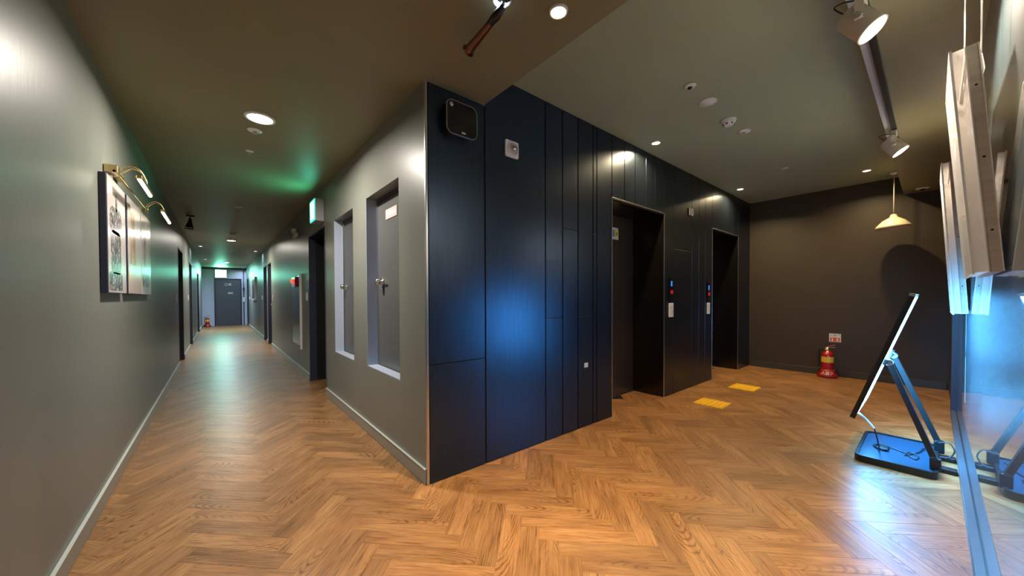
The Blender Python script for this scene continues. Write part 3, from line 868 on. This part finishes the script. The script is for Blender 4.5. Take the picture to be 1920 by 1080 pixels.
# sticker on elevator door, small socket on the panel
t = thing('door_sticker', 'white, yellow and blue notice sticker on the nearer elevator door', 'sticker', (3.531, 2.366, 1.816))
obj('sheet', B(box, 3.47, 3.592, 2.3648, 2.3657, 1.815, 1.952), 'white', t)
obj('yellow_field', B(box, 3.530, 3.588, 2.3642, 2.3648, 1.848, 1.935), 'sticker_yellow', t)
obj('blue_field', B(box, 3.474, 3.527, 2.3642, 2.3648, 1.848, 1.925), 'sticker_blue', t)
obj('pictogram', B(box, 3.553, 3.566, 2.3636, 2.3642, 1.86, 1.905), 'black', t)
tag(obj('label_plate', B(box, 2.476, 2.528, YE-.004, YE-.0003, .527, .568, .001), 'white'), 'tiny white label plate low on the dark wall panel', 'label')

# exit sign over the dark doorway
t = thing('exit_sign', 'white exit sign box with glowing green face over the dark doorway', 'exit sign', (XR-.05, 4.74, 2.055))
obj('case', B(box, XR-.096, XR-.001, 4.605, 4.875, 2.055, 2.315, .006, 2), 'grey_plastic', t)
obj('green_face', B(box, XR-.103, XR-.096, 4.612, 4.868, 2.062, 2.308, .002), 'green_border', t)
obj('lit_panel', B(box, XR-.1045, XR-.103, 4.63, 4.85, 2.08, 2.29), 'green_face', t)
obj('side_screw', B(lathe, [(.005, 0), (.005, .002)], 10, (XR-.05, 4.605, 2.15), (0, -1, 0)), 'silver', t)
lamp('exit_sign_light', 'AREA', t, (XR-.115, 4.74, 2.19), 3.0, (.10, 1., .65), .2, (-1, 0, .25))
# exit sign at the end of the corridor
t = thing('exit_sign', 'bright white and green exit sign above the grey door at the corridor end', 'exit sign', (.105, YN-.06, 2.03))
obj('case', B(box, -.085, .295, YN-.10, YN-.001, 2.03, 2.36, .006), 'grey_plastic', t)
obj('lit_panel', B(box, -.075, .285, YN-.104, YN-.1005, 2.04, 2.35), 'exit_white', t)
lamp('exit_sign_light', 'AREA', t, (.105, YN-.13, 2.2), 14.0, (.12, 1., .62), .3, (0, -1, 0))

# hose cabinet, switches, wall lamp in the corridor
t = thing('hose_cabinet', 'dark fire hose cabinet set in the corridor wall with a red lamp box on top', 'cabinet', (XR, 6.52, .38))
obj('body', B(box, XR-.012, XR-.0005, 6.14, 6.90, .42, 1.50, .002), 'steel_black', t)
obj('door', B(box, XR-.018, XR-.012, 6.17, 6.87, .45, 1.30, .002), 'steel_black', t)
obj('edge_strip', B(box, XR-.03, XR-.0005, 6.115, 6.139, .376, 1.525, .002), 'white', t)
rb = obj('red_panel', B(box, XR-.045, XR-.012, 6.43, 6.77, 1.33, 1.49, .004), 'red', t)
obj('indicator_lamp', B(lathe, [(.035, 0), (.033, .02), (.02, .035), (.001, .04)], 20, (XR-.045, 6.60, 1.425), (-1, 0, 0)), 'indicator_red', rb)
def switch(side, y, label):
    x = XL if side < 0 else XR
    a, b = (x+.0005, x+.010) if side < 0 else (x-.010, x-.0005)
    t = thing('light_switch', label, 'switch', (x, y, 1.11), 'light switches')
    obj('plate', B(box, a, b, y-.04, y+.04, 1.11, 1.23, .003), 'white', t)
    c, d = (b, b+.004) if side < 0 else (a-.004, a)
    obj('rocker', B(box, c, d, y-.02, y+.02, 1.135, 1.205, .0015), 'white_enamel', t)
switch(1, 5.70, 'white switch between the hose cabinet and the dark doorway')
switch(1, 9.64, 'white switch on the right corridor wall just before the pair of doors')
switch(1, 12.27, 'white switch on the right corridor wall just past the pair of doors')
switch(1, 17.4, 'white switch on the right corridor wall near the far end')
switch(-1, 7.55, 'white switch on the left corridor wall before the first doorway')
switch(-1, 10.5, 'white switch on the left corridor wall before the second doorway')
t = thing('emergency_light', 'small white twin emergency light high on the wall over the hose cabinet', 'emergency light', (XR, 6.45, 2.1))
obj('body', B(box, XR-.05, XR-.0005, 6.36, 6.54, 2.10, 2.18, .006), 'white', t)
for s in (-1, 1):
    obj('lamp_head', B(lathe, [(.02, -.03), (.032, 0), (.034, .02), (.03, .022)], 18, (XR-.045, 6.45+s*.07, 2.215), (-1, 0, -.3)), 'white', t)

# picture on the far right corridor wall
t = thing('framed_picture', 'white framed picture on the far right corridor wall with dark red stripe', 'picture', (XR, 14.9, 1.09))
fr_ = obj('frame', B(box, XR-.05, XR-.0005, 14.2, 15.6, 1.09, 1.86, .003), 'white', t)
obj('print', B(box, XR-.054, XR-.0505, 14.3, 15.5, 1.15, 1.80), 'print_rose', t)
obj('dark_stripe', B(box, XR-.056, XR-.0545, 14.7, 15.1, 1.15, 1.80), 'navy_frame', t)
t = thing('far_picture_light', 'small lamp above the white framed picture far down the corridor', 'picture light', (XR, 14.9, 1.93))
obj('arm', B(tube, smooth_path([(XR-.001, 14.9, 1.93), (XR-.06, 14.9, 1.98), (XR-.12, 14.9, 1.95)]), .008), 'brass', t)
obj('tube', B(tube, [(XR-.12, 14.7, 1.94), (XR-.12, 15.1, 1.94)], .014, 10), 'lamp_tube', t)

# end wall pipe and intercom
t = thing('wall_conduit', 'dark vertical conduit with a white intercom box right of the end door', 'conduit', (.87, YN, 0))
obj('pipe', B(tube, [(.87, YN-.02, 0), (.87, YN-.02, 2.38)], .016, 10), 'navy_frame', t)
obj('intercom', B(box, .83, .91, YN-.05, YN-.037, 1.0, 1.2, .004), 'white', t)
obj('junction_box', B(box, .835, .905, YN-.055, YN-.037, 1.5, 1.62, .004), 'navy_frame', t)

# ceiling devices
def disc(label, x, y, z, r, kind, cat, group):
    t = thing(kind, label, cat, (x, y, z), group)
    if kind == 'smoke_detector':
        obj('base', B(lathe, [(r, -.0005), (r, -.012), (r*.9, -.02)], 32, (x, y, z)), 'white', t)
        hd = obj('head', B(lathe, [(r*.82, -.02), (r*.8, -.03), (r*.55, -.048), (r*.5, -.05)], 32, (x, y, z)), 'white', t)
        for k in range(6):
            a = math.pi/3*k
            c = Vector((x+math.cos(a)*r*.67, y+math.sin(a)*r*.67, z-.0395))
            obj('vent_slot', B(lathe, [(.007, -.006), (.007, .004)], 10, c, (math.cos(a), math.sin(a), -1)), 'black', hd)
    elif kind == 'ceiling_speaker':
        obj('rim', B(lathe, [(r*.9, -.0005), (r, -.0005), (r, -.006), (r*.92, -.009), (r*.9, -.006)], 32, (x, y, z), (0, 0, 1), False), 'white', t)
        obj('grille', B(lathe, [(r*.91, -.0006), (r*.91, -.005), (.001, -.007)], 32, (x, y, z)), 'white', t)
    elif kind == 'sprinkler':
        obj('cover', B(lathe, [(r, -.0005), (r, -.004), (r*.6, -.01), (r*.35, -.012)], 32, (x, y, z)), 'white', t)
        obj('nozzle', B(lathe, [(r*.28, -.010), (r*.22, -.02), (r*.3, -.024), (r*.3, -.027)], 20, (x, y, z)), 'grey_plastic', t)
    else:
        obj('cover', B(lathe, [(r, -.0005), (r, -.008), (r*.8, -.014), (r*.5, -.016)], 32, (x, y, z)), 'white', t)
        obj('lens', B(lathe, [(r*.45, -.014), (r*.4, -.022), (r*.1, -.028)], 20, (x, y, z)), 'black_gloss', t)
GD = 'ceiling devices'
disc('small round sensor with dark lens, first of the row on the lobby ceiling', 2.673, 1.16, C2, .04, 'ceiling_sensor', 'sensor', GD)
disc('plain white round speaker cover, second of the row on the lobby ceiling', 3.007, 1.165, C2, .065, 'ceiling_speaker', 'speaker', GD)
disc('white smoke detector with dark slots, third of the row on the lobby ceiling', 3.454, 1.168, C2, .06, 'smoke_detector', 'smoke detector', GD)
disc('flat white sprinkler cover with dark centre, fourth of the row on the lobby ceiling', 3.803, 1.155, C2, .055, 'sprinkler', 'sprinkler', GD)
disc('tiny white sprinkler far along the lobby ceiling, alone before the back wall', 5.265, 1.164, C2, .035, 'sprinkler', 'sprinkler', GD)
disc('white device on the low ceiling band by the back wall, right of the pendant', 6.55, .10, C1, .06, 'ceiling_sensor', 'sensor', GD)
disc('round sprinkler cover right behind the nearest corridor ceiling light', .237, 3.40, C1, .05, 'sprinkler', 'sprinkler', GD)
disc('tiny sprinkler behind the nearest corridor ceiling light, next after the round cover', .231, 3.90, C1, .03, 'sprinkler', 'sprinkler', GD)
disc('white speaker disc on the corridor ceiling near the green exit sign', .244, 6.38, C1, .065, 'ceiling_speaker', 'speaker', GD)
disc('tiny sprinkler on the corridor ceiling past the white speaker disc', .229, 6.88, C1, .03, 'sprinkler', 'sprinkler', GD)
disc('smoke detector just before the middle corridor ceiling light', .246, 9.0, C1, .06, 'smoke_detector', 'smoke detector', GD)

# ================================================================== EXTINGUISHERS, SIGN, TACTILE PADS
def extinguisher(x, y, label, facing, lettering):
    t = thing('fire_extinguisher', label, 'fire extinguisher', (x, y, 0), 'red fire extinguishers')
    st = obj('stand', B(lathe, [(.112, 0), (.112, .028), (.105, .045), (.082, .085), (.076, .115), (.072, .115)], 36, (x, y, 0)), 'red_dark', t)
    cy = obj('cylinder', B(lathe, [(.064, .10), (.067, .12), (.067, .31), (.062, .335), (.045, .36), (.024, .372), (.022, .385)], 36, (x, y, 0)), 'red', t)
    f = Vector(facing).normalized(); sd = Vector((f.y, -f.x, 0))
    bm = bmesh.new()
    n = 18; A0, A1 = [], []
    for k in range(n+1):
        a = R(-95+190*k/n)
        v = f*math.cos(a)*.0678 + sd*math.sin(a)*.0678
        A0.append(bm.verts.new((x+v.x, y+v.y, .215))); A1.append(bm.verts.new((x+v.x, y+v.y, .295)))
    for k in range(n): bm.faces.new((A0[k], A0[k+1], A1[k+1], A1[k]))
    obj('yellow_label', bm, 'yellow_label', cy)
    vb_ = obj('valve', B(lathe, [(.020, .383), (.020, .405), (.013, .41), (.013, .425)], 20, (x, y, 0)), 'chrome', t)
    M = Matrix((f, sd, Vector((0, 0, 1)))).transposed().to_4x4(); M.translation = Vector((x, y, 0))
    for nm, z0, z1, ang in (('handle', .418, .426, 8), ('lever', .432, .440, 20)):
        bm = B(box, -.012, .012, -.085, .03, -.004, .004, .002)
        bmesh.ops.transform(bm, matrix=M @ Matrix.Translation((0, 0, (z0+z1)/2)) @ Matrix.Rotation(R(-ang), 4, 'X'), verts=bm.verts)
        obj(nm, bm, 'red_dark' if nm == 'lever' else 'chrome', vb_)
    g = M @ Vector((.016, .012, .398))
    obj('gauge', B(lathe, [(.014, 0), (.014, .008), (.001, .009)], 18, g, f), 'white', vb_)
    hp = [M @ Vector(p) for p in ((0, .02, .40), (.0, .07, .40), (.0, .088, .36), (-.01, .086, .25), (.0, .084, .17), (.01, .082, .135))]
    obj('hose', B(tube, smooth_path(hp), .009, 10), 'black', t)
    obj('nozzle', B(tube, [hp[-1], M @ Vector((.012, .082, .085))], [.009, .014], 12), 'black', t)
    if lettering:
        bm = text_bm('소화기', .056, .0006)
        c = Vector((x, y, 0)) + f*.0960
        for v in bm.verts:           # wrap the word round the skirt
            a = v.co.x/.098; zz = .060 + v.co.y
            rr = .1065 - max(0, zz-.045)*.56
            q = f*math.cos(a)*rr - sd*math.sin(a)*rr + f*v.co.z
            v.co = Vector((x+q.x, y+q.y, zz))
        obj('lettering', bm, 'white', st)
extinguisher(6.66, .965, 'red fire extinguisher with yellow label on a red stand at the back wall', (-1, -.14, 0), True)
extinguisher(-.34, 18.9, 'small looking red fire extinguisher at the far left end of the corridor', (.02, -1, 0), False)

t = thing('extinguisher_sign', 'small white and red extinguisher sign on the back wall', 'sign', (XB, .91, .493))
obj('sheet', B(box, XB-.004, XB-.0005, .845, .972, .493, .613), 'white', t)
obj('lettering', place(text_bm('소화기', .043, .0003), (XB-.0046, .909, .585), (0, -1, 0), (0, 0, 1)), 'black', t)
rf = obj('red_field', B(box, XB-.0047, XB-.004, .855, .962, .500, .556), 'plate_red', t)
obj('pictogram', B(box, XB-.0054, XB-.0047, .928, .944, .506, .538, .001), 'white', rf)
obj('pictogram_neck', B(box, XB-.0054, XB-.0047, .932, .948, .541, .549), 'white', rf)
bm = bmesh.new()
prism(bm, [Vector((XB-.0054, .883+u, .50+v)) for u, v in ((-.005, .052), (.005, .052), (.005, .028), (.018, .028), (0, .005), (-.018, .028), (-.005, .028))], (.0007, 0, 0))
obj('arrow', bm, 'white', rf)

def pad(x0, x1, y0, y1, label):
    t = thing('tactile_pad', label, 'tactile pad', ((x0+x1)/2, (y0+y1)/2, 0), 'yellow tactile pads')
    obj('base', B(box, x0, x1, y0, y1, .0003, .004, .001), 'tactile_yellow', t)
    n = 6; st = (y1-y0)/n
    for k in range(n):
        yc = y0+st*(k+.5)
        obj('ridge', B(box, x0+.012, x1-.012, yc-st*.27, yc+st*.27, .004, .009, .002), 'tactile_yellow', t)
pad(3.945, 4.228, 1.383, 1.671, 'yellow ridged tactile pad on the floor before the nearer elevator')
pad(4.953, 5.258, 1.388, 1.668, 'yellow ridged tactile pad on the floor before the farther elevator')
